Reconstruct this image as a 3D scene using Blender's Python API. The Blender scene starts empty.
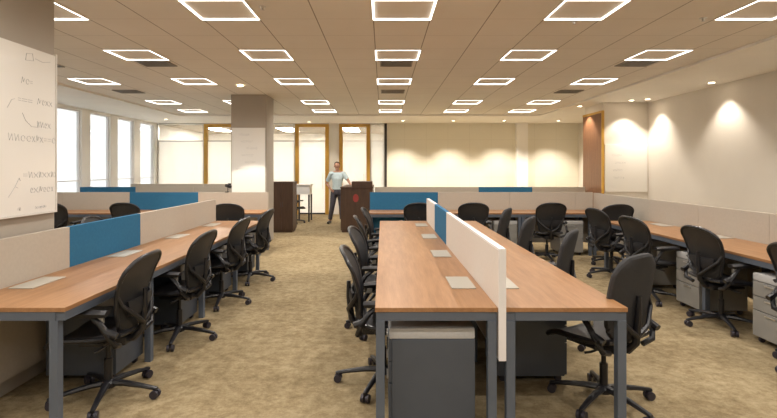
import bpy, bmesh, math, random
from mathutils import Vector, Matrix
random.seed(7)
sc = bpy.context.scene
COL = sc.collection
PI = math.pi

# ------------------------------------------------------------------ materials
def new_mat(name):
    m = bpy.data.materials.new(name); m.use_nodes = True
    nt = m.node_tree
    return m, nt, nt.nodes['Principled BSDF']

def ramp(nt, fac, stops):
    r = nt.nodes.new('ShaderNodeValToRGB')
    while len(r.color_ramp.elements) > 1: r.color_ramp.elements.remove(r.color_ramp.elements[0])
    r.color_ramp.elements[0].position = stops[0][0]; r.color_ramp.elements[0].color = (*stops[0][1], 1)
    for p, c in stops[1:]:
        e = r.color_ramp.elements.new(p); e.color = (*c, 1)
    nt.links.new(fac, r.inputs[0])
    return r

def coords(nt, scale=(1, 1, 1), kind='Object'):
    t = nt.nodes.new('ShaderNodeTexCoord'); mp = nt.nodes.new('ShaderNodeMapping')
    mp.inputs['Scale'].default_value = scale
    nt.links.new(t.outputs[kind], mp.inputs[0])
    return mp.outputs[0]

def noise(nt, vec, scale, detail=4, rough=.5):
    n = nt.nodes.new('ShaderNodeTexNoise'); n.inputs['Scale'].default_value = scale
    n.inputs['Detail'].default_value = detail; n.inputs['Roughness'].default_value = rough
    nt.links.new(vec, n.inputs['Vector'])
    return n

def bump(nt, b, h, strength=.2, dist=.002):
    n = nt.nodes.new('ShaderNodeBump'); n.inputs['Strength'].default_value = strength
    n.inputs['Distance'].default_value = dist
    nt.links.new(h, n.inputs['Height']); nt.links.new(n.outputs[0], b.inputs['Normal'])

def plain(name, c, rough=.6, metal=0, vary=.06, nscale=8, bmp=0.0, spec=.5):
    m, nt, b = new_mat(name)
    n = noise(nt, coords(nt), nscale)
    r = ramp(nt, n.outputs['Fac'], [(.3, tuple(x * (1 - vary) for x in c)), (.7, tuple(min(1, x * (1 + vary)) for x in c))])
    nt.links.new(r.outputs[0], b.inputs['Base Color'])
    b.inputs['Roughness'].default_value = rough; b.inputs['Metallic'].default_value = metal
    b.inputs['Specular IOR Level'].default_value = spec
    if bmp: bump(nt, b, noise(nt, coords(nt), 220, 2).outputs['Fac'], bmp)
    return m

M = {}
def wood(name, c1, c2, c3, scale=(9, .9, 9), rough=.38):
    m, nt, b = new_mat(name)
    v = coords(nt, scale)
    n = noise(nt, v, 3.2, 8, .62)
    fine = noise(nt, coords(nt, (scale[0] * 6, scale[1] * 1.5, scale[2] * 6)), 5, 4, .6)
    mx = nt.nodes.new('ShaderNodeMix'); mx.data_type = 'FLOAT'; mx.inputs[0].default_value = .35
    nt.links.new(n.outputs['Fac'], mx.inputs[2]); nt.links.new(fine.outputs['Fac'], mx.inputs[3])
    r = ramp(nt, mx.outputs[0], [(.32, c1), (.5, c2), (.68, c3)])
    nt.links.new(r.outputs[0], b.inputs['Base Color'])
    b.inputs['Roughness'].default_value = rough
    bump(nt, b, fine.outputs['Fac'], .08)
    return m
M['wood'] = wood('oak_laminate', (.245, .118, .050), (.325, .166, .073), (.405, .218, .105))
M['wood_dark'] = wood('dark_walnut', (.040, .020, .011), (.062, .031, .017), (.085, .045, .026), (7, 7, .8), .5)
M['wood_panel'] = wood('cherry_panel', (.17, .075, .035), (.22, .10, .048), (.27, .13, .065), (7, 7, .8), .45)

def carpet():
    m, nt, b = new_mat('mottled_carpet')
    v = coords(nt)
    big = noise(nt, v, 1.3, 6, .62); mid = noise(nt, v, 11, 8, .8); fine = noise(nt, v, 170, 3, .6)
    def mix(a, c, f):
        mx = nt.nodes.new('ShaderNodeMix'); mx.data_type = 'FLOAT'; mx.inputs[0].default_value = f
        nt.links.new(a, mx.inputs[2]); nt.links.new(c, mx.inputs[3]); return mx.outputs[0]
    f = mix(mix(big.outputs['Fac'], mid.outputs['Fac'], .70), fine.outputs['Fac'], .12)
    r = ramp(nt, f, [(.39, (.175, .126, .067)), (.48, (.265, .203, .115)), (.55, (.335, .265, .157)), (.65, (.43, .348, .22))])
    nt.links.new(r.outputs[0], b.inputs['Base Color'])
    b.inputs['Roughness'].default_value = .95; b.inputs['Specular IOR Level'].default_value = .15
    bump(nt, b, fine.outputs['Fac'], .5, .006)
    return m
M['carpet'] = carpet()

def tiles():
    m, nt, b = new_mat('ceiling_tiles')
    tc = nt.nodes.new('ShaderNodeTexCoord'); sx = nt.nodes.new('ShaderNodeSeparateXYZ')
    nt.links.new(tc.outputs['Object'], sx.inputs[0])
    def line(out, off, per, w):
        a = nt.nodes.new('ShaderNodeMath'); a.operation = 'SUBTRACT'; a.inputs[1].default_value = off
        nt.links.new(out, a.inputs[0])
        p = nt.nodes.new('ShaderNodeMath'); p.operation = 'PINGPONG'; p.inputs[1].default_value = per / 2
        nt.links.new(a.outputs[0], p.inputs[0])
        l = nt.nodes.new('ShaderNodeMath'); l.operation = 'LESS_THAN'; l.inputs[1].default_value = w / 2
        nt.links.new(p.outputs[0], l.inputs[0]); return l.outputs[0]
    a = line(sx.outputs[0], .19 + .2867, .5733, .011)
    c = line(sx.outputs[1], 4.93, .6167, .007)
    half = nt.nodes.new('ShaderNodeMath'); half.operation = 'MULTIPLY'; half.inputs[1].default_value = .45
    nt.links.new(c, half.inputs[0])
    mxm = nt.nodes.new('ShaderNodeMath'); mxm.operation = 'MAXIMUM'
    nt.links.new(a, mxm.inputs[0]); nt.links.new(half.outputs[0], mxm.inputs[1])
    n = noise(nt, tc.outputs['Object'], 1.5, 3)
    r = ramp(nt, n.outputs['Fac'], [(.3, (.76, .72, .66)), (.7, (.80, .76, .70))])
    mx = nt.nodes.new('ShaderNodeMix'); mx.data_type = 'RGBA'; mx.inputs[7].default_value = (.30, .26, .22, 1)
    nt.links.new(mxm.outputs[0], mx.inputs[0]); nt.links.new(r.outputs[0], mx.inputs[6])
    nt.links.new(mx.outputs[2], b.inputs['Base Color'])
    b.inputs['Roughness'].default_value = .85
    return m
M['tiles'] = tiles()

def lined(name, c, line_c, px, pz, w=.008, rough=.5, axis=0):
    m, nt, b = new_mat(name)
    tc = nt.nodes.new('ShaderNodeTexCoord'); sx = nt.nodes.new('ShaderNodeSeparateXYZ')
    nt.links.new(tc.outputs['Object'], sx.inputs[0])
    outs = []
    for out, per in ((sx.outputs[axis], px), (sx.outputs[2], pz)):
        p = nt.nodes.new('ShaderNodeMath'); p.operation = 'PINGPONG'; p.inputs[1].default_value = per / 2
        nt.links.new(out, p.inputs[0])
        l = nt.nodes.new('ShaderNodeMath'); l.operation = 'LESS_THAN'; l.inputs[1].default_value = w / 2
        nt.links.new(p.outputs[0], l.inputs[0]); outs.append(l.outputs[0])
    mm = nt.nodes.new('ShaderNodeMath'); mm.operation = 'MAXIMUM'
    nt.links.new(outs[0], mm.inputs[0]); nt.links.new(outs[1], mm.inputs[1])
    n = noise(nt, tc.outputs['Object'], 1.2, 3)
    r = ramp(nt, n.outputs['Fac'], [(.3, tuple(x * .97 for x in c)), (.7, c)])
    mx = nt.nodes.new('ShaderNodeMix'); mx.data_type = 'RGBA'; mx.inputs[7].default_value = (*line_c, 1)
    nt.links.new(mm.outputs[0], mx.inputs[0]); nt.links.new(r.outputs[0], mx.inputs[6])
    nt.links.new(mx.outputs[2], b.inputs['Base Color']); b.inputs['Roughness'].default_value = rough
    return m
M['back_tile'] = lined('cream_wall_panels', (.80, .76, .64), (.68, .64, .53), .72, .62)
M['wall'] = plain('painted_wall', (.72, .675, .61), .75, vary=.02, nscale=2)
M['wall_white'] = plain('white_wall', (.88, .86, .82), .7, vary=.02, nscale=2)
M['gypsum'] = plain('gypsum_border', (.86, .83, .78), .8, vary=.02, nscale=2)
M['column'] = plain('column_paint', (.40, .355, .30), .75, vary=.03, nscale=2)
M['board'] = plain('whiteboard', (.84, .82, .78), .10, vary=.01, nscale=2)
M['ink'] = plain('marker_ink', (.10, .10, .13), .5)
M['ink_faint'] = plain('marker_ink_faint', (.45, .45, .46), .5)
M['screen_beige'] = plain('screen_fabric_beige', (.485, .435, .37), .9, vary=.03, nscale=40, bmp=.15, spec=.2)
M['screen_white'] = plain('screen_fabric_white', (.70, .64, .58), .85, vary=.02, nscale=40, bmp=.1, spec=.2)
M['screen_blue'] = plain('screen_fabric_blue', (.032, .150, .285), .85, vary=.06, nscale=40, bmp=.15, spec=.2)
M['trim_white'] = plain('white_edge_trim', (.82, .80, .80), .4, vary=.01)
M['steel'] = plain('blue_grey_steel', (.115, .138, .180), .42, .2, vary=.04)
M['ped'] = plain('pedestal_grey', (.082, .096, .122), .45, .2, vary=.04)
M['ped_light'] = plain('pedestal_light_grey', (.30, .295, .28), .45, .1, vary=.04)
M['cushion'] = plain('pedestal_cushion', (.46, .46, .46), .8, vary=.04, nscale=60, bmp=.2)
M['white_pl'] = plain('white_plastic', (.72, .70, .66), .4, vary=.02)
M['flap'] = plain('flap_grey', (.42, .40, .35), .4, vary=.02)
M['alu'] = plain('aluminium', (.62, .60, .57), .3, .8, vary=.03)
M['black'] = plain('black_plastic', (.011, .011, .014), .36, vary=.15)
M['black_pad'] = plain('black_pad', (.013, .013, .016), .5, vary=.15)
M['castor'] = plain('caster_rubber', (.028, .024, .034), .45)
M['gold'] = plain('golden_wood_frame', (.62, .36, .07), .4, .15, vary=.08, nscale=5)
M['dark_metal'] = plain('dark_metal', (.06, .055, .055), .4, .5)
M['film'] = plain('frosted_film', (.86, .82, .75), .35, vary=.01, nscale=2)
M['diffuser'] = plain('diffuser_dark', (.09, .08, .07), .6)
M['slat'] = plain('diffuser_slat', (.26, .23, .20), .5)
M['red'] = plain('red_mark', (.28, .035, .03), .5)
M['skin'] = plain('skin', (.42, .22, .145), .55, vary=.04)
M['hair'] = plain('dark_hair', (.05, .03, .02), .7, vary=.2, nscale=60)
M['shirt'] = plain('pale_blue_shirt', (.50, .60, .62), .85, vary=.05, nscale=20, bmp=.2)
M['trousers'] = plain('dark_trousers', (.075, .070, .085), .85, vary=.08, nscale=20, bmp=.2)
M['shoe'] = plain('black_shoe_leather', (.02, .018, .018), .35)
M['eye'] = plain('eye_dark', (.03, .02, .02), .2)
M['lip'] = plain('lips', (.30, .12, .09), .5)

def mesh_fabric(name, c, alpha):
    m, nt, b = new_mat(name)
    n = noise(nt, coords(nt), 60, 2)
    r = ramp(nt, n.outputs['Fac'], [(.3, tuple(x * .8 for x in c)), (.7, c)])
    nt.links.new(r.outputs[0], b.inputs['Base Color'])
    b.inputs['Roughness'].default_value = .55
    tr = nt.nodes.new('ShaderNodeBsdfTransparent'); mx = nt.nodes.new('ShaderNodeMixShader')
    mx.inputs[0].default_value = alpha
    nt.links.new(tr.outputs[0], mx.inputs[1]); nt.links.new(b.outputs[0], mx.inputs[2])
    nt.links.new(mx.outputs[0], nt.nodes['Material Output'].inputs[0])
    return m
M['upholstery'] = plain('dark_grey_upholstery', (.026, .026, .029), .7, vary=.08, nscale=60, bmp=.2)
M['mesh_fab'] = mesh_fabric('chair_mesh_weave', (.022, .022, .024), .86)

def glass():
    m = bpy.data.materials.new('clear_glass'); m.use_nodes = True; nt = m.node_tree; nt.nodes.clear()
    o = nt.nodes.new('ShaderNodeOutputMaterial'); t = nt.nodes.new('ShaderNodeBsdfTransparent')
    t.inputs[0].default_value = (.95, .96, .96, 1)
    g = nt.nodes.new('ShaderNodeBsdfGlossy'); g.inputs['Roughness'].default_value = .03
    lw = nt.nodes.new('ShaderNodeLayerWeight'); lw.inputs[0].default_value = .5
    pw = nt.nodes.new('ShaderNodeMath'); pw.operation = 'POWER'; pw.inputs[1].default_value = 5; nt.links.new(lw.outputs['Facing'], pw.inputs[0])
    f = nt.nodes.new('ShaderNodeMath'); f.operation = 'MULTIPLY_ADD'; f.inputs[1].default_value = .5; f.inputs[2].default_value = .035; nt.links.new(pw.outputs[0], f.inputs[0])
    mx = nt.nodes.new('ShaderNodeMixShader')
    nt.links.new(f.outputs[0], mx.inputs[0]); nt.links.new(t.outputs[0], mx.inputs[1]); nt.links.new(g.outputs[0], mx.inputs[2])
    nt.links.new(mx.outputs[0], o.inputs[0]); return m
M['glass'] = glass()

def blind():
    m = bpy.data.materials.new('blind_fabric'); m.use_nodes = True; nt = m.node_tree; nt.nodes.clear()
    o = nt.nodes.new('ShaderNodeOutputMaterial'); d = nt.nodes.new('ShaderNodeBsdfDiffuse'); t = nt.nodes.new('ShaderNodeBsdfTranslucent')
    n = noise(nt, coords(nt, (1, 1, 1)), 90, 2)
    r = ramp(nt, n.outputs['Fac'], [(.3, (.84, .83, .80)), (.7, (.90, .89, .87))])
    nt.links.new(r.outputs[0], d.inputs[0]); nt.links.new(r.outputs[0], t.inputs[0])
    mx = nt.nodes.new('ShaderNodeMixShader'); mx.inputs[0].default_value = .6
    nt.links.new(d.outputs[0], mx.inputs[1]); nt.links.new(t.outputs[0], mx.inputs[2]); nt.links.new(mx.outputs[0], o.inputs[0])
    return m
M['blind'] = blind()
M['film'] = M['blind']

def emit(name, c, s):
    m = bpy.data.materials.new(name); m.use_nodes = True; nt = m.node_tree; nt.nodes.clear()
    o = nt.nodes.new('ShaderNodeOutputMaterial'); e = nt.nodes.new('ShaderNodeEmission')
    e.inputs[0].default_value = (*c, 1); e.inputs[1].default_value = s
    nt.links.new(e.outputs[0], o.inputs[0]); return m
LED = 3.2
M['led'] = emit('warm_led', (1, .93, .83), LED)
M['lens'] = emit('downlight_lens', (1, .82, .58), 12)

# ------------------------------------------------------------------ mesh helpers
class MB:
    def __init__(s): s.bm = bmesh.new()
    def box(s, x0, x1, y0, y1, z0, z1, bev=0, mat=None):
        cx, cy, cz = (x0 + x1) / 2, (y0 + y1) / 2, (z0 + z1) / 2
        r = bmesh.ops.create_cube(s.bm, size=1, matrix=Matrix.Translation((cx, cy, cz)) @ Matrix.Diagonal((abs(x1 - x0), abs(y1 - y0), abs(z1 - z0), 1)))
        vs = r['verts']
        if bev:
            es = list({e for v in vs for e in v.link_edges})
            rr = bmesh.ops.bevel(s.bm, geom=es, offset=bev, segments=2, affect='EDGES', profile=.6)
            vs = list({v for f in rr['faces'] for v in f.verts} | {v for v in vs if v.is_valid})
        if mat is not None:
            bmesh.ops.transform(s.bm, matrix=mat, verts=[v for v in vs if v.is_valid])
        return s
    def tube(s, pts, rad, seg=8, closed=False, flat=1.0):
        pts = [Vector(p) for p in pts]; n = len(pts); rings = []
        up = Vector((0, 0, 1))
        for i, p in enumerate(pts):
            if closed: d = pts[(i + 1) % n] - pts[i - 1]
            else: d = pts[min(i + 1, n - 1)] - pts[max(i - 1, 0)]
            d.normalize()
            u = up if abs(d.z) < .92 else Vector((1, 0, 0))
            a = d.cross(u).normalized(); b = a.cross(d).normalized()
            r = rad[i] if isinstance(rad, (list, tuple)) else rad
            rings.append([s.bm.verts.new(p + a * math.cos(2 * PI * k / seg) * r + b * math.sin(2 * PI * k / seg) * r * flat) for k in range(seg)])
        m = n if closed else n - 1
        for i in range(m):
            A, B = rings[i], rings[(i + 1) % n]
            for k in range(seg):
                s.bm.faces.new((A[k], A[(k + 1) % seg], B[(k + 1) % seg], B[k]))
        if not closed:
            s.bm.faces.new(rings[0][::-1]); s.bm.faces.new(rings[-1])
        return s
    def lathe(s, prof, seg=16, c=(0, 0, 0)):
        rings = [[s.bm.verts.new((c[0] + r * math.cos(2 * PI * k / seg), c[1] + r * math.sin(2 * PI * k / seg), c[2] + z)) for k in range(seg)] for r, z in prof]
        for A, B in zip(rings, rings[1:]):
            for k in range(seg): s.bm.faces.new((A[k], A[(k + 1) % seg], B[(k + 1) % seg], B[k]))
        s.bm.faces.new(rings[0][::-1]); s.bm.faces.new(rings[-1]); return s
    def sheet(s, fn, nu, nv, th):
        """thick curved sheet: fn(u,v)->point; offset by th along the normal"""
        g = [[Vector(fn(i / nu, j / nv)) for j in range(nv + 1)] for i in range(nu + 1)]
        def nrm(i, j):
            a = g[min(i + 1, nu)][j] - g[max(i - 1, 0)][j]; b = g[i][min(j + 1, nv)] - g[i][max(j - 1, 0)]
            n = a.cross(b); return n.normalized() if n.length > 1e-9 else Vector((0, 0, 1))
        A = [[s.bm.verts.new(g[i][j] + nrm(i, j) * th / 2) for j in range(nv + 1)] for i in range(nu + 1)]
        B = [[s.bm.verts.new(g[i][j] - nrm(i, j) * th / 2) for j in range(nv + 1)] for i in range(nu + 1)]
        for i in range(nu):
            for j in range(nv):
                s.bm.faces.new((A[i][j], A[i + 1][j], A[i + 1][j + 1], A[i][j + 1]))
                s.bm.faces.new((B[i][j], B[i][j + 1], B[i + 1][j + 1], B[i + 1][j]))
        for i in range(nu):
            s.bm.faces.new((A[i][0], B[i][0], B[i + 1][0], A[i + 1][0])); s.bm.faces.new((A[i][nv], A[i + 1][nv], B[i + 1][nv], B[i][nv]))
        for j in range(nv):
            s.bm.faces.new((A[0][j], A[0][j + 1], B[0][j + 1], B[0][j])); s.bm.faces.new((A[nu][j], B[nu][j], B[nu][j + 1], A[nu][j + 1]))
        return s
    def ball(s, c, r, sc_=(1, 1, 1), rot=None, seg=16):
        m = Matrix.Translation(c) @ (rot or Matrix.Identity(4)) @ Matrix.Diagonal((sc_[0], sc_[1], sc_[2], 1))
        bmesh.ops.create_uvsphere(s.bm, u_segments=seg, v_segments=seg // 2 + 2, radius=r, matrix=m); return s
    def build(s, name, mat, parent=None, smooth=False):
        bmesh.ops.recalc_face_normals(s.bm, faces=s.bm.faces[:])
        me = bpy.data.meshes.new(name); s.bm.to_mesh(me); s.bm.free()
        me.materials.append(mat)
        if smooth:
            for p in me.polygons: p.use_smooth = True
            try: me.set_sharp_from_angle(angle=math.radians(40))
            except Exception: pass
        o = bpy.data.objects.new(name, me); COL.objects.link(o)
        if parent: o.parent = parent
        return o

def plane(c):
    m = MB(); m.bm.faces.new([m.bm.verts.new(p) for p in c]); return m
def empty(name, label, cat, loc=(0, 0, 0), rz=0, group=None):
    o = bpy.data.objects.new(name, None); COL.objects.link(o); o.empty_display_size = .1
    o.location = loc; o.rotation_euler = (0, 0, rz)
    return tag(o, label, cat, group)
def tag(o, label, cat, group=None):
    if len(label.split()) > 16: print('LONG', label)
    o['label'] = label; o['category'] = cat
    if group: o['group'] = group
    return o
def struct(o): o['kind'] = 'structure'; return o
def copy_tree(o, parent=None):
    c = o.copy(); COL.objects.link(c)
    if parent: c.parent = parent
    for ch in KIDS.get(o.name, []) or [x for x in o.children]:
        copy_tree(ch, c)
    return c
KIDS = {}
def place(o, loc, rz, label, group=None):
    o.location = loc; o.rotation_euler = (0, 0, rz); o['label'] = label
    if len(label.replace('-', ' ').split()) > 16: print('LONG', label)
    if group: o['group'] = group
ORD = ['first', 'second', 'third', 'fourth', 'fifth', 'sixth', 'seventh', 'eighth', 'ninth', 'tenth']

# ------------------------------------------------------------------ camera
F = 490.0
cam_d = bpy.data.cameras.new('camera'); cam = bpy.data.objects.new('camera', cam_d); COL.objects.link(cam)
cam_d.sensor_fit = 'HORIZONTAL'; cam_d.sensor_width = 36; cam_d.lens = F / 777 * 36
cam_d.shift_x = 5.5 / 777; cam_d.shift_y = -41 / 777
cam_d.clip_start = .05
cam.location = (0, 0, 1.54); cam.rotation_euler = (PI / 2, 0, 0)
sc.camera = cam

# ------------------------------------------------------------------ setting
XL, XR, YB, YF, CEIL = -7.5, 6.0, -3.0, 16.3, 3.04
struct(MB().box(-8.2, 8.2, YB - .2, 21.2, -.12, 0).build('floor', M['carpet']))
# suspended tile field with plaster border around it
struct(MB().box(-5.75, 4.45, YB, 13.75, CEIL, CEIL + .12).build('ceiling', M['tiles']))
mb = MB()
for a in ((XL - .2, -5.75, YB, YF), (4.45, 7.7, YB, YF), (-5.75, 4.45, 13.75, YF)): mb.box(*a, CEIL - .015, CEIL + .12)
struct(mb.build('ceiling_border', M['gypsum']))
mb = MB()
mb.box(-5.77, -5.73, YB, 13.77, CEIL - .035, CEIL - .001); mb.box(4.43, 4.47, YB, 13.77, CEIL - .035, CEIL - .001); mb.box(-5.73, 4.43, 13.73, 13.77, CEIL - .035, CEIL - .001)
struct(mb.build('trim_1', M['gypsum']))
# left wall: a row of windows
wins = []
y = 15.15 - 1.295 * 13
while y < 16: 
    if y > YB + .3: wins.append(y)
    y += 1.295
mb = MB(); prev = YB
for wy in wins:
    mb.box(XL - .25, XL, prev, wy, 0, CEIL); mb.box(XL - .25, XL, wy, wy + .93, 0, .35); mb.box(XL - .25, XL, wy, wy + .93, 2.97, CEIL); prev = wy + .93
mb.box(XL - .25, XL, prev, YF + .1, 0, CEIL)
struct(mb.build('wall_left', M['wall_white']))
for i, wy in enumerate(wins):
    w = bpy.data.objects.new('window_%d' % (i + 1), None); COL.objects.link(w); w['kind'] = 'structure'; w.location = (XL - .08, wy, .35)
    f = MB()
    for a in ((-.03, .03, 0, .03, 0, 2.62), (-.03, .03, .90, .93, 0, 2.62), (-.03, .03, .03, .90, 0, .035), (-.03, .03, .03, .90, 2.585, 2.62), (-.03, .03, .03, .90, .86, .885)): f.box(*a)
    f.build('window_frame', M['trim_white'], w)
    MB().box(-.012, -.004, .03, .90, .035, 2.585).build('pane', M['glass'], w)
    plane(((-.05, 0, 0), (-.05, .93, 0), (-.05, .93, 2.62), (-.05, 0, 2.62))).build('roller_blind', M['blind'], w)
# right wall, set-back wall facing the room, return with wood panelling
struct(MB().box(XR, XR + .2, YB, 11.1, 0, CEIL + .1).build('wall_right', M['wall']))
struct(MB().box(4.99, XR + .2, 11.1, 12.1, 0, CEIL + .1).build('wall_corner', M['wall']))
struct(MB().box(6.5, 6.7, 12.1, YF, 0, CEIL + .1).build('wall_passage', M['wall']))
wp = MB().box(4.945, 4.99, 11.09, 12.12, 0, 2.79, .004)
struct(wp.build('trim_2', M['wood_panel']))
mb = MB().box(4.94, 4.995, 11.06, 11.09, 0, 2.80).box(4.94, 4.995, 11.06, 12.12, 2.79, 2.84)
struct(mb.build('trim_3', M['gold']))
# passage door
d = bpy.data.objects.new('door_4', None); COL.objects.link(d); d['kind'] = 'structure'
MB().box(6.44, 6.5, 14.0, 15.0, 0, 2.2, .005).build('door_leaf', M['wood_panel'], d)
MB().box(6.42, 6.5, 13.92, 14.0, 0, 2.28).box(6.42, 6.5, 15.0, 15.08, 0, 2.28).box(6.42, 6.5, 14, 15, 2.2, 2.28).build('door_frame', M['wood_dark'], d)
MB().tube([(6.43, 14.12, 1.0), (6.38, 14.12, 1.0), (6.38, 14.24, 1.0)], .011).build('door_handle', M['alu'], d)
# rear wall solid part
struct(MB().box(.13, 6.7, YF, YF + .2, 0, CEIL + .1).build('wall_back', M['back_tile']))
struct(MB().box(4.40, 4.76, YF - .22, YF, 0, CEIL, .004).build('wall_pilaster', M['wall_white']))
struct(MB().box(.05, .13, YF - .02, YF + .12, 0, CEIL).build('trim_4', M['dark_metal']))
struct(MB().box(.16, 6.5, YF - .03, YF, 0, .1).build('baseboard_back', M['wood_dark']))
struct(MB().box(XR - .015, XR, YB, 11.1, 0, .1).build('baseboard_right', M['wood_dark']))
struct(MB().box(XL, XL + .015, YB, YF, 0, .1).build('baseboard_left', M['wall_white']))
struct(MB().box(XL - .2, XR + .2, YB - .2, YB, 0, CEIL + .1).build('wall_behind', M['wall']))
# rear glass front: frosted to 2.44, clear above
segs = [(-7.5, -5.95, 0), (-5.95, -4.80, 1), (-4.80, -2.92, 0), (-2.92, -1.80, 1), (-1.46, -.43, 1), (-.43, .05, 0)]
struct(MB().box(-1.80, -1.46, YF, YF + .15, 0, CEIL).build('wall_pier', M['wall_white']))
di = wi = 0
for a, b_, isdoor in segs:
    if isdoor:
        di += 1; o = bpy.data.objects.new('door_%d' % di, None)
    else:
        wi += 1; o = bpy.data.objects.new('window_%d' % (len(wins) + wi), None)
    COL.objects.link(o); o['kind'] = 'structure'; o.location = (a, YF, 0); w = b_ - a
    fw = .12 if isdoor else .03; fm = M['gold'] if isdoor else M['alu']
    f = MB().box(0, fw, -.03, .07, 0, 3.0).box(w - fw, w, -.03, .07, 0, 3.0).box(fw, w - fw, -.03, .07, 3.0 - fw * .8, 3.0)
    f.build('door_frame' if isdoor else 'window_frame', fm, o)
    MB().box(fw, w - fw, .01, .02, .05, 3.0 - fw * .8).build('pane', M['glass'], o)
    plane(((fw, .023, .05), (w - fw, .023, .05), (w - fw, .023, 2.43), (fw, .023, 2.43))).build('frosted_film', M['film'], o)
    MB().box(fw, w - fw, -.012, .04, .005, .05).build('bottom_rail', M['dark_metal'], o)
    MB().box(fw, w - fw, -.004, .009, 2.425, 2.45).build('transom_bar', M['dark_metal'] if not isdoor and wi == 1 or di == 1 else M['alu'], o)
    if isdoor:
        MB().tube([(w - fw - .08, -.02, .85), (w - fw - .08, -.06, .87), (w - fw - .08, -.06, 1.35), (w - fw - .08, -.02, 1.37)], .012).build('pull_handle', M['alu'], o)
# room behind the glass front
struct(MB().box(-7.7, 6.7, 20.8, 21.0, 0, 3.3).build('wall_far', M['wall_white']))
struct(MB().box(-7.7, -7.5, YF + .1, 20.8, 0, 3.3).build('wall_far_left', M['wall_white']))
struct(MB().box(.13, .33, YF + .2, 20.8, 0, 3.3).build('wall_far_right', M['wall_white']))
struct(MB().box(-7.7, .4, YF + .1, 21, 3.0, 3.12).build('ceiling_far', M['column']))

# columns
struct(MB().box(-3.46, -2.57, 2.98, 3.83, 0, CEIL).build('wall_column', M['column']))
struct(MB().box(-3.10, -2.38, 10.0, 10.66, 0, CEIL).build('wall_column_rear', M['column']))

# ------------------------------------------------------------------ whiteboards
def scribble(m, x0, z, n, h, rnd, slope=0):
    """a line of joined-up marks; m(u, z) maps board coordinates to a point"""
    out = []; u = x0
    for _ in range(n):
        k = rnd.random(); w = h * (.45 + .5 * rnd.random()); pts = []
        if k < .25: pts = [(0, 0), (w * .3, h), (w * .6, .2 * h), (w, .8 * h)]
        elif k < .5: pts = [(w * .5 + w * .45 * math.cos(t), h * .4 + h * .4 * math.sin(t)) for t in [i * .8 for i in range(8)]]
        elif k < .65: out.append([(u, z + h * .6), (u + w, z + h * .6)]); pts = [(0, h * .3), (w, h * .3)]
        elif k < .8: pts = [(0, h), (w * .2, 0), (w * .7, h * .9), (w * .9, 0)]
        else: pts = [(0, h * .8), (w, 0)]; out.append([(u, z), (u + w, z + h * .8)])
        out.append([(u + a, z + b + slope * (u - x0)) for a, b in pts]); u += w + h * .25
    return out
def strokes(parent, fn, lines, r, mat, name='handwriting'):
    mb = MB()
    for l in lines:
        if len(l) > 1: mb.tube([fn(*p) for p in l], r, 5)
    return mb.build(name, mat, parent)
wb = empty('whiteboard', 'tall white marker board covering the column face near the camera, with faint handwritten notes', 'whiteboard', (-2.565, 2.99, 1.21))
MB().box(0, .018, 0, .82, 0, 1.20, .003).build('board_surface', M['board'], wb)
MB().box(0, .024, -.012, .0, -.012, 1.212).box(0, .024, .82, .832, -.012, 1.212).box(0, .024, -.0, .82, -.012, 0).build('edge_trim', M['white_pl'], wb)
rnd = random.Random(3)
L = []
# board coordinates: u = distance along +y (0 near camera), z up
L += [[(.50, 1.10), (.51, 1.15), (.57, 1.16), (.58, 1.11), (.50, 1.10)], [(.60, 1.13), (.68, 1.12), (.76, 1.14)]]
L += scribble(None, .46, .93, 3, .045, rnd) + scribble(None, .62, .80, 4, .045, rnd) + scribble(None, .43, .79, 3, .05, rnd)
L += [[(.33, .74), (.37, .80), (.40, .81)], [(.47, .72), (.50, .67), (.56, .63), (.63, .63)]]
L += scribble(None, .62, .63, 4, .045, rnd) + scribble(None, .34, .52, 10, .05, rnd)
L += [[(.34, .13), (.40, .20), (.44, .26), (.45, .24)], [(.40, .20), (.43, .19)]]
L += scribble(None, .48, .26, 8, .045, rnd) + scribble(None, .55, .15, 6, .045, rnd)
L += scribble(None, .42, .03, 2, .025, rnd) + scribble(None, .60, .03, 6, .022, rnd)
strokes(wb, lambda u, z: (.019, u, z), L, .0015, M['ink_faint'])
wb = empty('whiteboard', 'whiteboard on the distant free-standing column, above the beige screens', 'whiteboard', (-3.08, 9.985, .95))
MB().box(0, .68, -.003, .015, 0, 1.41, .003).build('board_surface', M['board'], wb)
L = []
for q in range(6): L += scribble(None, .08 + .3 * rnd.random(), .55 + q * .14, 5, .05, rnd)
strokes(wb, lambda u, z: (u, -.004, z), L, .002, M['ink_faint'])
wb = empty('whiteboard', 'wide whiteboard on the corner wall beside the wood panelled return', 'whiteboard', (5.02, 11.085, 1.0))
MB().box(0, .96, -.003, .015, 0, 1.08, .003).build('board_surface', M['board'], wb)
L = []
for q in range(4): L += scribble(None, .1 + .3 * rnd.random(), .3 + q * .17, 5, .05, rnd)
strokes(wb, lambda u, z: (u, -.004, z), L, .002, M['ink_faint'])

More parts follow.
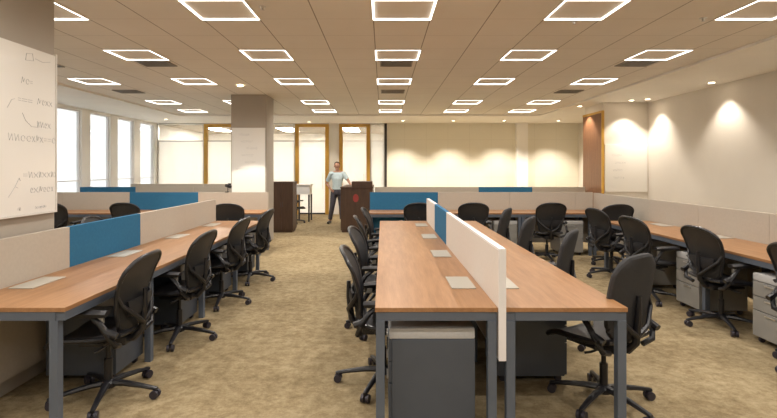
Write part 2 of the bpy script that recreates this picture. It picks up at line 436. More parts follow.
# ------------------------------------------------------------------ ceiling fittings
COLX = [.19 + 1.72 * k for k in range(-3, 3)]
ROWY = [-.65, 1.2, 3.08, 4.93, 6.78, 8.75, 11.40, 13.10]     # far edges
def ring_light(x, y, s=.58, z=CEIL, label='', group=''):
    o = empty('ceiling_light', label, 'ceiling light', (x, y, z), 0, group)
    return o
h = .29; t = .012
f = MB()
for a in ((-h, h, -h, -h + t), (-h, h, h - t, h), (-h, -h + t, -h + t, h - t), (h - t, h, -h + t, h - t)): f.box(*a, -.012, .002)
for a in ((-h, h, -h, -h + t),): pass
led0 = f.build('led_tube', M['led'])
f = MB()
for a in ((-h - .008, h + .008, -h - .008, -h), (-h - .008, h + .008, h, h + .008), (-h - .008, -h, -h, h), (h, h + .008, -h, h)): f.box(*a, -.010, .002)
hs0 = f.build('housing', M['white_pl'])
spot0 = bpy.data.lights.new('lamp', 'SPOT'); spot0.energy = 41; spot0.color = (1, .945, .875); spot0.spot_size = math.radians(165); spot0.spot_blend = 1; spot0.shadow_soft_size = .02
first = True
rown = ['nearest row over the camera', 'row just over the camera', 'third row', 'fourth row', 'fifth row', 'sixth row', 'seventh row', 'row closest to the glass doors']
seen = {3: 'nearest visible row', 4: 'second visible row', 5: 'third visible row', 6: 'fourth visible row', 7: 'row farthest from the camera'}
back = {0: 'row behind the camera', 1: 'row over the camera', 2: 'row just before the visible ones'}
cw = ['column above the window side', 'second column from the windows', 'third column from the windows', 'middle column above the central desks', 'second column from the plain wall', 'column nearest the plain wall']
for j, ry in enumerate(ROWY):
    for i, cx in enumerate(COLX):
        if i == 0 and j == 3: continue
        if i == 1 and j in (6,): pass
        lab = 'square LED ceiling light, %s, %s' % ((seen.get(j) or back[j]), cw[i])
        o = empty('ceiling_light', lab, 'ceiling light', (cx, ry - h, CEIL), 0, 'square frame lights in the ceiling')
        if first: l, s_ = led0, hs0; first = False
        else:
            l = led0.copy(); s_ = hs0.copy(); COL.objects.link(l); COL.objects.link(s_)
        l.parent = o; s_.parent = o
        ld = spot0; lo = bpy.data.objects.new('lamp', ld); COL.objects.link(lo); lo.parent = o; lo.location = (0, 0, -.03)
# air diffusers
def vent(x, y0, y1, w, lab):
    o = empty('ceiling_vent', lab, 'vent', (x, y0, CEIL), 0, 'air vents in the ceiling')
    MB().box(-w / 2, w / 2, 0, y1 - y0, -.004, .0).build('vent_back', M['diffuser'], o)
    f = MB(); d = y1 - y0
    f.box(-w / 2, w / 2, 0, .015, -.012, -.003).box(-w / 2, w / 2, d - .015, d, -.012, -.003).box(-w / 2, -w / 2 + .015, .015, d - .015, -.012, -.003).box(w / 2 - .015, w / 2, .015, d - .015, -.012, -.003)
    f.build('vent_frame', M['slat'], o)
    s = MB()
    for k in range(1, 5): s.box(-w / 2 + .015, w / 2 - .015, d * k / 5 - .012, d * k / 5 + .006, -.010, -.004)
    s.build('vent_slats', M['slat'], o)
for cx, yy, lb in ((COLX[1] - .0, 0, 'near the windows, just beyond the second light row'), (COLX[3], 0, 'over the central desks, just beyond the second light row'), (COLX[5], 0, 'near the plain wall, just beyond the second light row')):
    vent(cx, 6.84, 7.20, .46, 'dark slatted ceiling vent ' + lb)
for cx, lb in ((COLX[0], 'window side, beyond the third light row'), (COLX[3], 'middle, beyond the third light row'), (COLX[5], 'plain wall side, beyond the third light row')):
    vent(cx, 9.40, 9.78, .46, 'dark slatted ceiling vent, ' + lb)
vent(COLX[0], 6.84, 7.26, .52, 'dark slatted ceiling vent beside the near column edge')
for x, y_, lb in ((-1.12, 4.55, 'small ceiling sprinkler between the first light columns near the whiteboard side'), (1.95, 5.0, 'small ceiling sprinkler beyond the nearest lights over the central desks'), (3.2, 4.9, 'small ceiling sprinkler nearest the plain side wall')):
    o = empty('sprinkler', lb, 'sprinkler', (x, y_, CEIL), 0, 'ceiling sprinklers')
    MB().lathe([(.035, 0), (.033, -.006), (.012, -.008), (.010, -.03)], 14).build('escutcheon', M['alu'], o, True)
    MB().lathe([(.018, -.030), (.020, -.033), (.003, -.036)], 12).build('deflector', M['alu'], o, True)
# downlights washing the walls
def downlight(x, y, lab, power, ang=100, blend=.35, z=CEIL - .015, tilt=None):
    o = empty('ceiling_downlight', lab, 'downlight', (x, y, z), 0, 'round downlights washing the walls')
    MB().lathe([(.055, -.004), (.062, -.010), (.075, -.006), (.078, 0), (.055, 0)], 24).build('trim_ring', M['white_pl'], o, True)
    MB().lathe([(.052, 0), (.052, -.004), (.001, -.005)], 24).build('lens', M['lens'], o)
    ld = bpy.data.lights.new('spot_lamp', 'SPOT'); ld.energy = power; ld.color = (1, .90, .77)
    ld.spot_size = math.radians(ang); ld.spot_blend = blend; ld.shadow_soft_size = .03
    lo = bpy.data.objects.new('spot_lamp', ld); COL.objects.link(lo); lo.parent = o; lo.location = (0, 0, -.03)
    if tilt: lo.rotation_euler = tilt
    return o
for i, y_ in enumerate((10.55, 8.5, 6.4, 4.3, 2.2)):
    downlight(5.70, y_, 'round downlight washing the plain side wall, %s from the corner wall' % ORD[i], 42, 96, .6)
downlight(5.45, 10.75, 'round downlight above the corner wall whiteboard', 38, 96, .45)
downlight(4.72, 11.75, 'round downlight grazing the wood panelled return', 45, 92, .4)
for i, x in enumerate((.62, 2.2, 3.8, 5.5)):
    downlight(x, 15.35, 'round downlight washing the cream rear wall, %s from the glass doors' % ORD[i], 200, 104, .8)
downlight(-2.37, 15.7, 'round downlight above the middle golden framed door', 30, 96, .4)
downlight(-2.58, 8.85, 'round downlight lighting the distant column whiteboard', 110, 80, .12)
downlight(-6.6, 14.9, 'round downlight above the glass front near the windows', 30, 96, .4)
# lights in the room behind the doors
for i, x in enumerate((-6.2, -3.6, -1.2)):
    o = empty('ceiling_light', 'flat panel light in the room behind the glass front, %s from the windows' % ORD[i], 'ceiling light', (x, 18.6, 3.0), 0, 'panel lights behind the glass front')
    MB().box(-.3, .3, -.9, .9, -.012, 0).build('panel_frame', M['white_pl'], o)
    MB().box(-.28, .28, -.88, .88, -.014, -.0121).build('panel_lens', emit('back_panel', (1, .94, .85), 25), o)

# ------------------------------------------------------------------ benches
def bench(name_label, x0, x1, y0, y1, cuts, legs_x, flap_x=None, flap_y=(), axis='y', aisle=None):
    """long worktop on steel frame. axis: direction of its length"""
    o = empty('bench_desk', name_label, 'desk', ((x0 + x1) / 2, (y0 + y1) / 2, 0))
    cx, cy = (x0 + x1) / 2, (y0 + y1) / 2
    def R(a, b, c, d): return (a - cx, b - cx, c - cy, d - cy)
    top = MB().box(*R(x0, x1, y0, y1), .725, .75, .002).build('desktop', M['wood'], o)
    f = MB()
    if axis == 'y':
        for xa in (x0 + .005, x1 - .055): f.box(*R(xa, xa + .05, y0 + .01, y1 - .01), .675, .7249)
        for ya in (y0, y1 - .05): f.box(*R(x0 + .055, x1 - .055, ya + .005, ya + .055 - .005), .675, .7249)
    else:
        for ya in (y0 + .005, y1 - .055): f.box(*R(x0 + .01, x1 - .01, ya, ya + .05), .675, .7249)
        for xa in (x0, x1 - .05): f.box(*R(xa + .005, xa + .045, y0 + .055, y1 - .055), .675, .7249)
    f.build('beam', M['steel'], o)
    for c in cuts:
        for lx in legs_x:
            if axis == 'y': m = MB().box(*R(lx, lx + .05, c, c + .05), 0, .6749, .003)
            else: m = MB().box(*R(c, c + .05, lx, lx + .05), 0, .6749, .003)
            m.build('leg', M['steel'], o)
    for fy in flap_y:
        fl = MB().box(*R(flap_x - .08, flap_x + .08, fy - .17, fy + .17), .7501, .756, .002)
        fl = fl.build('cable_flap', M['flap'], o)
    return o
Y0, U = 2.77, 1.14
cuts = [Y0 + .005] + [Y0 + U * k - .025 for k in (1, 2, 3)] + [Y0 + 4 * U - .055]
YE = Y0 + 4 * U
centers = [Y0 + U * (k + .5) for k in range(4)]
bench('long oak bench desk, aisle half of the central island, with grey steel frame', -.045, .650, Y0, YE, cuts, (-.04, .595), .53, [c + .03 for c in centers])
bench('long oak bench desk, half of the central island beyond its white screen', .695, 1.385, Y0, YE, cuts, (.70, 1.33), .81, [c + .03 for c in centers])
bench('long oak bench desk along the beige and blue screens by the near whiteboard column', -2.495, -1.80, Y0, YE, cuts, (-2.49, -1.893), -2.37, [c + .03 for c in centers])
bench('long oak bench desk hidden behind the beige and blue screens, window side', -3.24, -2.545, Y0 + U, YE, [Y0 + U + .005] + cuts[2:], (-3.235, -2.60), -2.67, [c + .03 for c in centers[1:]])
bench('long oak bench desk against the screens along the plain side wall', 3.30, 3.975, Y0, YE, cuts, (3.305, 3.92), 3.85, [c + .03 for c in centers])
# desk running across the room behind the islands
bench('oak bench desk across the room behind the central island', -.25, 3.975, 8.60, 9.275, [-.245, 1.02, 2.38, 2.44, 3.62, 3.70, 3.915], (8.605, 9.22), axis='x')
bench('oak bench desk across the room on the window side', -7.3, -2.15, 8.60, 9.275, [-7.295, -6.05, -4.8, -3.5, -2.205], (8.605, 9.22), axis='x')

# ------------------------------------------------------------------ desk screens
def screen(axis, a0, a1, c, z0, z1, fab, label, th=.04, feet=False, edge=None, group='fabric desk screens'):
    """axis y: runs along y at x=c; axis x: runs along x at y=c"""
    cc = (a0 + a1) / 2
    loc = (c, cc, 0) if axis == 'y' else (cc, c, 0)
    o = empty('desk_screen', label, 'screen', loc, 0, group)
    L_ = (a1 - a0) / 2 - .002; e = .012
    def B(u0, u1, w0, w1, za, zb, bev=0):
        return (w0, w1, u0, u1, za, zb, bev) if axis == 'y' else (u0, u1, w0, w1, za, zb, bev)
    MB().box(*B(-L_ + e, L_ - e, -th / 2, th / 2, z0 + e, z1 - e)).build('fabric_panel', fab, o)
    fr = MB()
    for a in (B(-L_, L_, -th / 2, th / 2, z1 - e, z1), B(-L_, L_, -th / 2, th / 2, z0, z0 + e), B(-L_, -L_ + e, -th / 2, th / 2, z0 + e, z1 - e), B(L_ - e, L_, -th / 2, th / 2, z0 + e, z1 - e)): fr.box(*a[:6])
    fr.build('edge_trim', edge or fab, o)
    if feet:
        for s in (-1, 1):
            u = s * (L_ - .12)
            m = MB(); m.box(*B(u - .02, u + .02, -.018, .018, .012, z0)[:6]); m.box(*B(u - .03, u + .03, -.16, .16, 0, .012)[:6])
            m.build('foot', M['steel'], o)
    return o
W, BL, BE, TW = M['screen_white'], M['screen_blue'], M['screen_beige'], M['trim_white']
bnd = [Y0 + U * k for k in range(5)]
screen('y', Y0 - .02, bnd[2], .672, .455, 1.085, W, 'white fabric screen with bright edge at the near end of the central island', edge=TW)
screen('y', bnd[2], bnd[3], .672, .455, 1.085, BL, 'blue fabric screen in the middle of the central island between two white ones')
screen('y', bnd[3], bnd[4], .672, .455, 1.085, W, 'short white fabric screen at the far end of the central island', edge=TW)
screen('y', bnd[0], bnd[1] - .0, -2.52, .13, 1.07, BE, 'beige fabric screen directly below the near whiteboard')
screen('y', bnd[1], bnd[2], -2.52, .13, 1.07, BL, 'blue fabric screen behind the long desk next to the near whiteboard column')
screen('y', bnd[2], bnd[3], -2.52, .13, 1.07, BE, 'beige fabric screen just beyond the blue one on the desk by the near column')
screen('y', bnd[3], bnd[4], -2.52, .13, 1.07, BE, 'beige fabric screen at the far end of the desk by the near column')
yy = [2.77, 3.91, 5.05, 6.19, 7.33, 9.27]
for i in range(5):
    screen('y', yy[i], yy[i + 1], 4.0, .13, 1.07, BE, 'beige fabric screen behind the side wall desk, %s from the camera' % ORD[i], feet=i == 4)
# cross row
for a, b_, m, lb in ((-.25, 1.04, BL, 'blue fabric screen right behind the far end of the central island'), (1.04, 2.4, BE, 'beige fabric screen beside the blue one behind the central island'), (2.4, 3.65, BE, 'beige fabric screen behind the grey pedestal and middle rear chair'), (3.65, 3.975, BE, 'beige fabric screen in the corner where the rear desk meets the side desk'),
                     (-7.35, -6.05, BE, 'beige fabric screen of the rear desk nearest the windows'), (-6.05, -4.8, BE, 'beige fabric screen of the rear desk behind the window side chairs'), (-4.8, -3.5, BL, 'blue fabric screen of the rear desk below the windows'), (-3.5, -2.17, BE, 'beige fabric screen of the rear desk in front of the distant column')):
    screen('x', a, b_, 9.30, .13, 1.08, m, lb)
# farther row
for a, b_, m, lb in ((-7.35, -6.0, BL, 'blue fabric screen in the farthest row just below the windows'), (-6.0, -4.6, BE, 'beige fabric screen beside the farthest blue one on the window side'), (-4.6, -3.3, BE, 'beige fabric screen in the farthest window side row near the column'),
                     (-.2, 1.05, BE, 'beige fabric screen in the farthest row beside the dark wooden counter'), (1.05, 2.32, BE, 'beige fabric screen in the farthest row before the farthest blue one'), (2.32, 3.62, BL, 'blue fabric screen edge peeking above the beige rear screens'), (3.62, 4.9, BE, 'beige fabric screen in the farthest row below the wood panelled return')):
    screen('x', a, b_, 11.9, .13, 1.08, m, lb, feet=True)
screen('x', -7.3, -5.2, 14.2, .12, 1.08, BE, 'beige screen standing before the glass front beside the windows', feet=True)
screen('x', -5.2, -3.1, 14.2, .12, 1.08, BE, 'beige screen standing before the glass front behind the distant column', feet=True)
# small device clipped on a screen
o = empty('webcam', 'small black camera on a bent bracket atop the beige screen before the column', 'camera', (-2.96, 9.30, 1.08))
MB().box(-.03, .03, -.026, .026, 0, .012, .003).box(.01, .022, -.006, .006, .01, .12).build('bracket', M['black'], o)
MB().box(-.075, .045, -.03, .03, .09, .145, .01, Matrix.Rotation(.35, 4, 'Y')).build('camera_body', M['black'], o)
MB().tube([(.0, -.03, .12), (.0, -.045, .12)], .018, 12).build('camera_lens', M['dark_metal'], o)
MB().box(.02, .075, -.004, .004, .13, .17).build('mounting_arm', M['black'], o)

# ------------------------------------------------------------------ pedestals
def make_ped(mat):
    """front (drawers) faces +x; footprint .5 deep (x) by .4 wide (y)"""
    o = empty('drawer_pedestal', 'grey pedestal', 'pedestal')
    MB().box(-.25, .235, -.205, .205, .05, .545, .004).build('body', mat, o)
    for i, (a, b_) in enumerate(((.06, .285), (.292, .41), (.417, .54))):
        d = MB().box(.2355, .252, -.2, .2, a, b_, .002).build('drawer', mat, o)
        MB().box(.2525, .262, -.06, .06, b_ - .03, b_ - .018, .002).build('handle', M['alu'], d)
    MB().box(-.25, .25, -.205, .205, .5455, .61, .012).build('cushion', M['cushion'], o, True)
    for sx in (-.2, .2):
        for sy in (-.16, .16):
            MB().tube([(sx, sy - .012, .025), (sx, sy + .012, .025)], .0249, 10).box(sx - .02, sx + .02, sy - .02, sy + .02, .044, .0499).build('caster', M['castor'], o)
    return o
pd = make_ped(M['ped']); pl = make_ped(M['ped_light'])
uses = {id(pd): 0, id(pl): 0}
def ped(src, x, y, rz, label, group='under desk drawer pedestals'):
    o = src if not uses[id(src)] else copy_tree(src)
    uses[id(src)] += 1
    place(o, (x, y, 0), rz, label, group)
bpy.context.view_layer.update()
ped(pd, .285, 3.05, PI, 'dark grey pedestal with pale cushion under the near end of the central island')
ped(pd, .285, 3.05 + U, PI, 'dark grey pedestal under the central island, second on the aisle side')
ped(pd, .285, 3.05 + 2 * U, PI, 'dark grey pedestal under the central island, third on the aisle side')
ped(pd, .285, 3.05 + 3 * U, PI, 'dark grey pedestal under the central island, farthest on the aisle side')
for k in range(4):
    ped(pd, 1.065, 3.71 + U * k, 0, 'dark grey pedestal under the central island beyond its screen, %s from the camera' % ORD[k])
    ped(pd, -2.17, 3.72 + U * k, 0, 'dark grey pedestal under the desk by the near column, %s from the camera' % ORD[k])
    ped(pl, 3.55, 4.18 - .01 + U * (k - 1) + .0, PI, 'light grey pedestal with white cushion under the side wall desk, %s from the camera' % ORD[k])
for x, lb in ((.72, 'behind the central island below the blue screen'), (2.16, 'between the two middle rear chairs'), (3.32, 'beside the middle rear chair toward the side wall')):
    ped(pl, x, 8.87, -PI / 2, 'light grey pedestal with white cushion ' + lb)

# ------------------------------------------------------------------ office chair
def make_chair(padded=False):
    """faces +x, origin on the floor under the gas lift"""
    o = empty('office_chair', 'chair', 'chair')
    BK, PD = M['black'], M['black_pad']
    MB().lathe([(.030, .062), (.048, .070), (.050, .100), (.036, .118), (.030, .120)], 18).build('base_hub', BK, o, True)
    for k in range(5):
        a = 2 * PI * k / 5 + .55
        ca, sa = math.cos(a), math.sin(a)
        lg = MB().tube([(ca * r, sa * r, z) for r, z in ((.035, .098), (.12, .096), (.23, .082), (.325, .066), (.34, .062))], [.025, .023, .019, .016, .013], 8, flat=.85).build('leg', BK, o, True)
        c = MB(); px, py = ca * .325, sa * .325
        ta = (-sa, ca)
        for s in (-1, 1):
            q = (px + ta[0] * .017 * s, py + ta[1] * .017 * s)
            c.tube([(q[0] - ta[0] * .010, q[1] - ta[1] * .010, .0285), (q[0] + ta[0] * .010, q[1] + ta[1] * .010, .0285)], .028, 14)
        c.tube([(px, py, .03), (px, py, .062)], .009, 8)
        c.build('caster', M['castor'], lg, True)
    MB().lathe([(.026, .11), (.026, .26), (.015, .262), (.015, .385)], 16).build('gas_lift', BK, o, True)
    MB().box(-.15, .11, -.075, .075, .365, .425, .016).box(-.06, .10, -.17, .17, .395, .42, .008).tube([(-.02, -.07, .39), (-.02, -.2, .385), (0, -.24, .38)], .008).tube([(-.05, .07, .39), (-.05, .2, .385), (-.03, .23, .38)], .008).build('tilt_mechanism', BK, o, True)
    # seat: suspended mesh pan with waterfall front
    def seat(u, v):
        x = -.175 + .45 * u; w = .245 - .05 * (1 - u) ** 2 - .035 * max(0, u - .8) / .2
        y = (v * 2 - 1) * w
        z = .452 + .012 * abs(v * 2 - 1) ** 2.5 - .045 * max(0, (u - .72) / .28) ** 2 + .022 * max(0, (.25 - u) / .25) - .012 * math.sin(PI * u) * (1 - (v * 2 - 1) ** 2)
        return (x, y, z)
    MB().sheet(seat, 14, 12, .022).build('seat', M['black_pad'], o, True)
    rim = [seat(i / 14, 0) for i in range(15)] + [seat(1, j / 10) for j in range(1, 10)] + [seat(1 - i / 14, 1) for i in range(15)] + [seat(0, 1 - j / 10) for j in range(1, 10)]
    MB().tube([(x, y, z - .008) for x, y, z in rim], .017, 8, closed=True).build('seat_frame', BK, o, True)
    # backrest
    def back(u, v):   # u up, v across
        s_ = v * 2 - 1
        w = .165 + .073 * math.sin(min(1, u / .80) * PI / 2) ** 1.3
        if u > .80: w -= .062 * ((u - .80) / .20) ** 2.4
        if u < .10: w -= .03 * ((.10 - u) / .10)
        z = .475 + .495 * u - .030 * max(0, (u - .7) / .3) * abs(s_) ** 2.6 
        x = -.170 - .085 * u - .035 * math.sin(PI * max(0, u - .1) * 1.05) * -1 * .9 - .03 * u * u
        x += .045 * s_ * s_ * (1 - .25 * u) - .02
        return (x, s_ * w, z)
    if padded:
        def back(u, v):
            s_ = v * 2 - 1
            w = .192 * (1 - .42 * abs(2 * min(max(u, 0), 1) - 1) ** 5)
            z = .485 + .515 * u - .020 * max(0, (u - .75) / .25) * s_ * s_
            return (-.185 - .085 * u - .03 * math.sin(PI * u) * -.6 + .030 * s_ * s_, s_ * w, z)
        MB().sheet(back, 18, 12, .040).build('backrest', M['upholstery'], o, True)
        rim = [back(i / 18, 0) for i in range(19)] + [back(1, j / 10) for j in range(1, 10)] + [back(1 - i / 18, 1) for i in range(19)] + [back(0, 1 - j / 10) for j in range(1, 10)]
        MB().tube(rim, .021, 8, closed=True).build('back_edge_roll', M['upholstery'], o, True)
    else:
        MB().sheet(back, 18, 14, .008).build('backrest', M['mesh_fab'], o, True)
        rim = [back(i / 18, 0) for i in range(19)] + [back(1, j / 12) for j in range(1, 12)] + [back(1 - i / 18, 1) for i in range(19)] + [back(0, 1 - j / 12) for j in range(1, 12)]
        MB().tube(rim, .0145, 8, closed=True).build('back_frame', BK, o, True)
        def lum(u, v):
            p = Vector(back(.22 + .2 * u, .12 + .76 * v)); return (p.x - .028 - .006 * math.sin(PI * u), p.y, p.z)
        MB().sheet(lum, 4, 10, .016).build('lumbar_pad', PD, o, True)
    b0 = back(.30, .5)
    sp = MB().tube([(-.12, 0, .395), (-.17, 0, .40), (-.225, 0, .46), (b0[0] - .045, 0, b0[2]), (back(.52, .5)[0] - .035, 0, back(.52, .5)[2])], [.026, .026, .024, .020, .014], 8)
    for s in (-1, 1):
        e = back(.50, .5 + .49 * s)
        sp.tube([(-.235, 0, .50), (-.245, s * .09, .56), (e[0] - .02, s * .19, .66), (e[0] - .002, e[1], e[2])], [.018, .016, .014, .012], 8)
    sp.build('back_support', BK, o, True)
    for s in (-1, 1):
        ar = MB()
        def pad(u, v, s=s):
            return (-.135 + .275 * u, s * (.265 + .012 * math.sin(PI * u)) + (v - .5) * (.085 - .03 * (2 * u - 1) ** 2), .640 + .008 * math.sin(PI * u) - .012 * (2 * v - 1) ** 2)
        arm = ar.sheet(pad, 10, 6, .028).build('armrest', PD, o, True)
        MB().tube([(-.16, s * .17, .405), (-.175, s * .25, .43), (-.155, s * .285, .50), (-.10, s * .285, .58), (-.04, s * .27, .622)], [.018, .020, .021, .019, .016], 8).tube([(-.20, s * .275, .50), (-.13, s * .283, .53)], .022, 8).build('arm_post', BK, arm, True)
        MB().box(-.115, -.075, s * .268 - .012, s * .268 + .012, .575, .615, .004).build('height_clamp', M['alu'], arm)
    return o
ch0 = make_chair(); ch1 = make_chair(True)
bpy.context.view_layer.update()
nch = set()
def chair(x, y, rz, label, group, src=None):
    src = src or ch0; o = copy_tree(src) if src in nch else src; nch.add(src)
    place(o, (x, y, 0), rz, label, group)
g = 'mesh office chairs on the aisle side of the central island'
chair(.0, 3.52, .03, 'black mesh chair on the aisle side of the central island, nearest the camera', g)
for k, (dx, dr) in enumerate(((-.02, -.1), (-.04, .08), (0, -.06))): chair(.0 + dx, 3.52 + U * (k + 1), dr, 'black mesh chair on the aisle side of the central island, %s from the camera' % ORD[k + 1], g)
g = 'padded chairs beyond the screen of the central island'
chair(1.45, 3.22, math.radians(120), 'black chair with a padded back facing the camera beyond the near white screen', g, ch1)
for k, (x, y, r) in enumerate(((1.42, 4.33, 146), (1.40, 5.45, 146), (1.43, 6.56, 150))): chair(x, y, math.radians(r), 'black chair with padded back beyond the central screen, %s from the camera' % ORD[k + 1], g, ch1)
g = 'mesh office chairs at the desk by the near column'
chair(-1.85, 3.30, PI + .02, 'black mesh office chair at the desk by the near whiteboard column, closest to the camera', g)
for k, (x, y, r) in enumerate(((-1.84, 4.43, -.06), (-1.84, 5.58, -.08), (-1.82, 6.72, -.08))): chair(x, y, PI + r, 'black mesh office chair at the desk by the near column, %s from the camera' % ORD[k + 1], g)
chair(-2.46, 8.02, PI / 2, 'black mesh chair seen from behind past the end of the near column desk', 'mesh office chairs at the rear desks')
chair(-3.12, 5.70, .05, 'black mesh office chair whose top peeks over the blue screen on the window side', 'mesh office chairs behind the column screens')
g = 'mesh office chairs at the side wall desk'
chair(3.30, 3.66, .08, 'black mesh office chair at the side wall desk, cut by the picture edge', g)
chair(3.30, 4.78, .10, 'black mesh chair at the side wall desk with back and base in full view', g)
chair(3.14, 5.76, .16, 'black mesh office chair at the side wall desk, just beyond the one in full view', g)
chair(3.22, 6.92, .2, 'black mesh office chair at the side wall desk, farthest along it', g)
g = 'mesh office chairs at the rear desks'
for x, y, lb in ((-4.2, 8.2, 'before the blue rear screen on the window side'), (-5.38, 8.2, 'partly hidden by the near whiteboard column'), (.58, 8.2, 'before the blue screen behind the central island'),
                 (1.49, 8.2, 'just behind the end of the central white screen'), (2.74, 8.2, 'middle of the rear desk beside a pedestal'), (3.66, 7.85, 'where the rear and side desks meet')):
    chair(x, y, PI / 2 + random.uniform(-.08, .08), 'black mesh chair seen from behind, ' + lb, g)

# ------------------------------------------------------------------ counters and bar table
o = empty('storage_cabinet', 'tall dark brown wooden cabinet standing beside the distant column', 'cabinet', (-2.42, 11.95, 0))
MB().box(-.27, .27, -.25, .25, .06, 1.18).box(-.25, .25, -.23, .23, 0, .06).build('carcass', M['wood_dark'], o)
MB().box(-.285, .285, -.265, .265, 1.1801, 1.21, .003).build('cabinet_top', M['wood_dark'], o)
for s in (0, 1):
    d = MB().box(-.268 + s * .269, -.001 + s * .269, -.268, -.2505, .07, 1.17, .002).build('door', M['wood_dark'], o)
    MB().box((-.03 if not s else .02), (-.02 if not s else .03), -.278, -.2685, .6, .72).build('handle', M['dark_metal'], d)
o = empty('reception_counter', 'dark brown wooden counter with a red mark that the person leans on', 'counter', (-.65, 12.55, 0))
MB().box(-.36, .40, -.85, .85, .05, 1.055).box(-.34, .38, -.83, .83, 0, .05).build('carcass', M['wood_dark'], o)
MB().box(-.37, .41, -.86, .86, 1.0551, 1.085, .003).build('counter_top', M['wood_dark'], o)
MB().box(-.10, .39, -.84, -.35, 1.0852, 1.215, .004).build('raised_shelf_box', M['wood_dark'], o)
MB().lathe([(.085, 0), (.085, -.006), (.001, -.008)], 20).build('red_emblem', M['red'], o)
o.children[-1].rotation_euler = (-PI / 2, 0, 0)
em = [c for c in o.children if c.name.startswith('red_emblem')][0]
em.rotation_euler = (PI / 2, 0, 0); em.location = (.0, -.851, .82); em.scale = (.8, 1.15, 1)
o = empty('bar_table', 'small high table with pale apron and dark legs beside the brown cabinet', 'table', (-2.27, 14.3, 0))
MB().box(-.26, .20, -.3, .3, 1.04, 1.07, .004).build('table_top', M['white_pl'], o)
MB().box(-.23, .17, -.27, .27, .78, 1.0399).build('apron', M['white_pl'], o)
for x in (-.215, .145):
    for y in (-.24, .24): MB().tube([(x, y, 0), (x, y, .7799)], [.022, .028], 10).build('leg', M['dark_metal'], o)
chair(-2.52, 13.65, .9, 'black office chair beside the high pale table near the glass doors', 'office chair by the high table')

# ------------------------------------------------------------------ person
def remesh(mb, name, mat, parent, voxel=.008, smooth=6):
    o = mb.build(name, mat, None)
    m = o.modifiers.new('r', 'REMESH'); m.mode = 'VOXEL'; m.voxel_size = voxel
    s = o.modifiers.new('s', 'SMOOTH'); s.iterations = smooth; s.factor = .5
    dg = bpy.context.evaluated_depsgraph_get(); dg.update()
    me = bpy.data.meshes.new_from_object(o.evaluated_get(dg)); me.name = name
    old = o.data; o.modifiers.clear(); o.data = me; bpy.data.meshes.remove(old)
    if not me.materials: me.materials.append(mat)
    for p in me.polygons: p.use_smooth = True
    o.parent = parent
    return o
def limb(mb, pts, rad, seg=14):
    mb.tube(pts, rad, seg)
    for p, r in zip(pts, rad): mb.ball(p, r * .99, seg=12)
def lerp(a, b, t): return tuple(a[i] + (b[i] - a[i]) * t for i in range(3))
# standing, facing the camera (-y); image right arm (his left, +x) rests on the counter, other hand on the hip
P = empty('person', 'person in pale blue shirt and dark trousers leaning on the dark wooden counter', 'person', (-1.27, 13.62, 0))
J = dict(pelvis=(0, 0, .90), chest=(.01, .01, 1.24), neck=(.01, 0, 1.43), head=(-.005, -.015, 1.585),
         shL=(.185, .0, 1.375), elL=(.315, -.10, 1.19), wrL=(.375, -.25, 1.10),
         shR=(-.175, .0, 1.375), elR=(-.31, .09, 1.12), wrR=(-.185, -.04, .96),
         hpL=(.085, 0, .88), knL=(.115, -.03, .48), anL=(.125, .02, .09),
         hpR=(-.085, 0, .88), knR=(-.135, -.04, .48), anR=(-.205, .0, .09))
b = MB()
limb(b, [J['pelvis'], (0, 0, 1.02), (.005, 0, 1.12), J['chest'], (.01, .01, 1.34)], [.125, .115, .12, .14, .11])
b.ball((0, 0, .93), .15, (1.05, .75, .75)); b.ball((.01, 0, 1.28), .165, (1.05, .68, .95))
limb(b, [J['shR'], J['neck'], J['shL']], [.058, .062, .058])
limb(b, [(.01, .01, 1.36), (.005, 0, 1.49)], [.058, .055])
hx, hy, hz = J['head']
b.ball((hx, hy, hz + .02), .088, (.88, 1.05, 1.12)); b.ball((hx, hy - .02, hz - .055), .062, (.88, .95, .95))
b.ball((hx, hy - .10, hz - .005), .016, (.8, 1.1, 1.7))          # nose
b.ball((hx, hy - .083, hz - .075), .02, (1.1, .8, .8))           # chin
b.ball((hx, hy - .086, hz + .032), .03, (1.6, .4, .35))          # brow
for s in (-1, 1): b.ball((hx + s * .080, hy + .01, hz), .022, (.4, .8, 1.35))
for s in 'LR':
    limb(b, [J['sh' + s], lerp(J['sh' + s], J['el' + s], .5), J['el' + s], lerp(J['el' + s], J['wr' + s], .35), J['wr' + s]], [.054, .046, .038, .037, .025])
    limb(b, [J['hp' + s], lerp(J['hp' + s], J['kn' + s], .4), J['kn' + s], lerp(J['kn' + s], J['an' + s], .35), J['an' + s]], [.088, .075, .052, .054, .036])
    a = J['an' + s]; limb(b, [(a[0], a[1] + .03, .045), (a[0] + (.02 if s == 'L' else -.02), a[1] - .10, .035), (a[0] + (.03 if s == 'L' else -.03), a[1] - .17, .028)], [.036, .036, .026])
# hands: palm plus five fingers
def hand(mb, w, d, n, side):
    d = Vector(d).normalized(); n = Vector(n).normalized(); t = d.cross(n).normalized() * side; w = Vector(w)
    for k in (-.026, -.009, .009, .026):
        mb.tube([w, w + d * .04 + t * k * .8, w + d * .085 + t * k], [.016, .016, .012], 8)
    for k, ln in zip((-.028, -.0095, .0095, .028), (.056, .074, .080, .070)):
        p0 = w + d * .082 + t * k; p1 = p0 + d * ln * .45 - n * ln * .12; p2 = p1 + d * ln * .3 - n * ln * .22; p3 = p2 + d * ln * .18 - n * ln * .28
        mb.tube([p0, p1, p2, p3], [.0095, .009, .008, .0065], 8)
        mb.ball(p3, .0065, seg=8)
    q0 = w + d * .025 + t * .022; q1 = q0 + d * .03 + t * .028 - n * .008; q2 = q1 + d * .030 + t * .008 - n * .01
    mb.tube([q0, q1, q2], [.013, .011, .008], 8); mb.ball(q2, .008, seg=8)
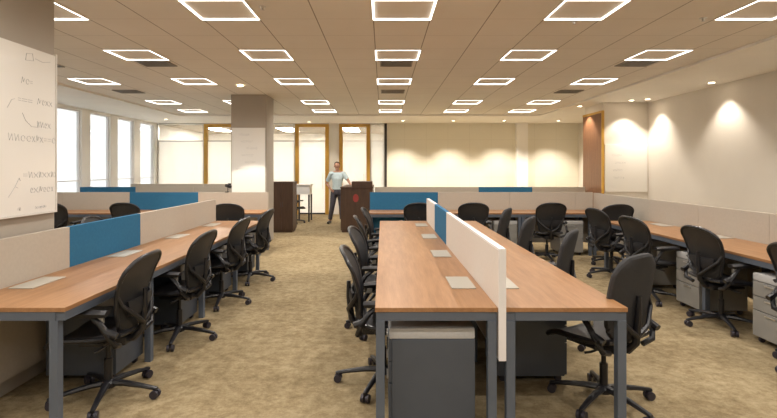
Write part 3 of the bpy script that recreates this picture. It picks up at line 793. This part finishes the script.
hand(b, J['wrL'], (.45, -.9, -.05), (0, 0, 1), -1)
hand(b, J['wrR'], (.5, -.55, -.45), (-.75, -.5, .1), 1)
remesh(b, 'body', M['skin'], P, .0062, 4)
# clothes
b = MB()
b.tube([(0, 0, .935), (0, 0, 1.0), (.005, 0, 1.12), J['chest'], (.01, .01, 1.34)], [.146, .138, .140, .156, .122], 18)
b.ball((.01, 0, 1.28), .172, (1.02, .72, .95))
limb(b, [J['shR'], (J['neck'][0], 0, 1.405), J['shL']], [.068, .062, .068])
for s in 'LR':
    e = lerp(J['sh' + s], J['el' + s], .80)
    b.tube([J['sh' + s], lerp(J['sh' + s], J['el' + s], .45), e], [.068, .062, .058], 16); b.ball(J['sh' + s], .067)
remesh(b, 'shirt', M['shirt'], P, .009, 5)
b = MB(); b.tube([(0, 0, .80), (0, 0, .88), (0, 0, .955)], [.135, .150, .140], 18)
for s in 'LR':
    b.tube([J['hp' + s], lerp(J['hp' + s], J['kn' + s], .4), J['kn' + s], lerp(J['kn' + s], J['an' + s], .4), lerp(J['kn' + s], J['an' + s], .93)], [.100, .090, .069, .066, .058], 16); b.ball(J['hp' + s], .098)
remesh(b, 'trousers', M['trousers'], P, .009, 5)
b = MB().tube([(0.142 * math.cos(t * PI / 12), .142 * math.sin(t * PI / 12), .940) for t in range(24)], .010, 8, closed=True).build('belt', M['shoe'], P, True)
for s in 'LR':
    a = J['an' + s]; sg = 1 if s == 'L' else -1
    b = MB(); limb(b, [(a[0], a[1] + .04, .045), (a[0] + sg * .02, a[1] - .09, .043), (a[0] + sg * .033, a[1] - .18, .036)], [.044, .043, .034])
    b.box(a[0] - .035 + sg * .01, a[0] + .035 + sg * .03, a[1] - .19, a[1] + .075, 0.001, .014)
    remesh(b, 'shoe', M['shoe'], P, .007, 4)
b = MB(); b.ball((hx, hy + .014, hz + .045), .092, (.90, 1.03, 1.02)); 
bmesh.ops.delete(b.bm, geom=[v for v in b.bm.verts if v.co.y < hy - .02 and v.co.z < hz + .085 or v.co.z < hz - .02], context='VERTS')
hr = b.build('hair', M['hair'], P, True); sm = hr.modifiers.new('t', 'SOLIDIFY'); sm.thickness = .008
for s in (-1, 1): MB().ball((hx + s * .030, hy - .089, hz + .012), .010, (1.2, .6, .7)).build('eye', M['eye'], P, True)
MB().ball((hx, hy - .088, hz - .045), .018, (1.1, .5, .3)).build('mouth', M['lip'], P, True)
for a_ in ('pelvis',): pass

# ------------------------------------------------------------------ light and colour
w = bpy.data.worlds.new('world'); sc.world = w; w.use_nodes = True
bg = w.node_tree.nodes['Background']; bg.inputs[0].default_value = (.92, .96, 1, 1); bg.inputs[1].default_value = 1.35
sc.view_settings.view_transform = 'Standard'; sc.view_settings.look = 'None'; sc.view_settings.gamma = 1
sc.view_settings.exposure = 0.97
sc.view_settings.use_curve_mapping = False
try:
    sc.cycles.use_denoising = True; sc.cycles.use_light_tree = True
    sc.cycles.max_bounces = 7; sc.cycles.diffuse_bounces = 5; sc.cycles.transparent_max_bounces = 12
    sc.cycles.sample_clamp_indirect = 8; sc.cycles.caustics_reflective = False; sc.cycles.caustics_refractive = False
except Exception: pass
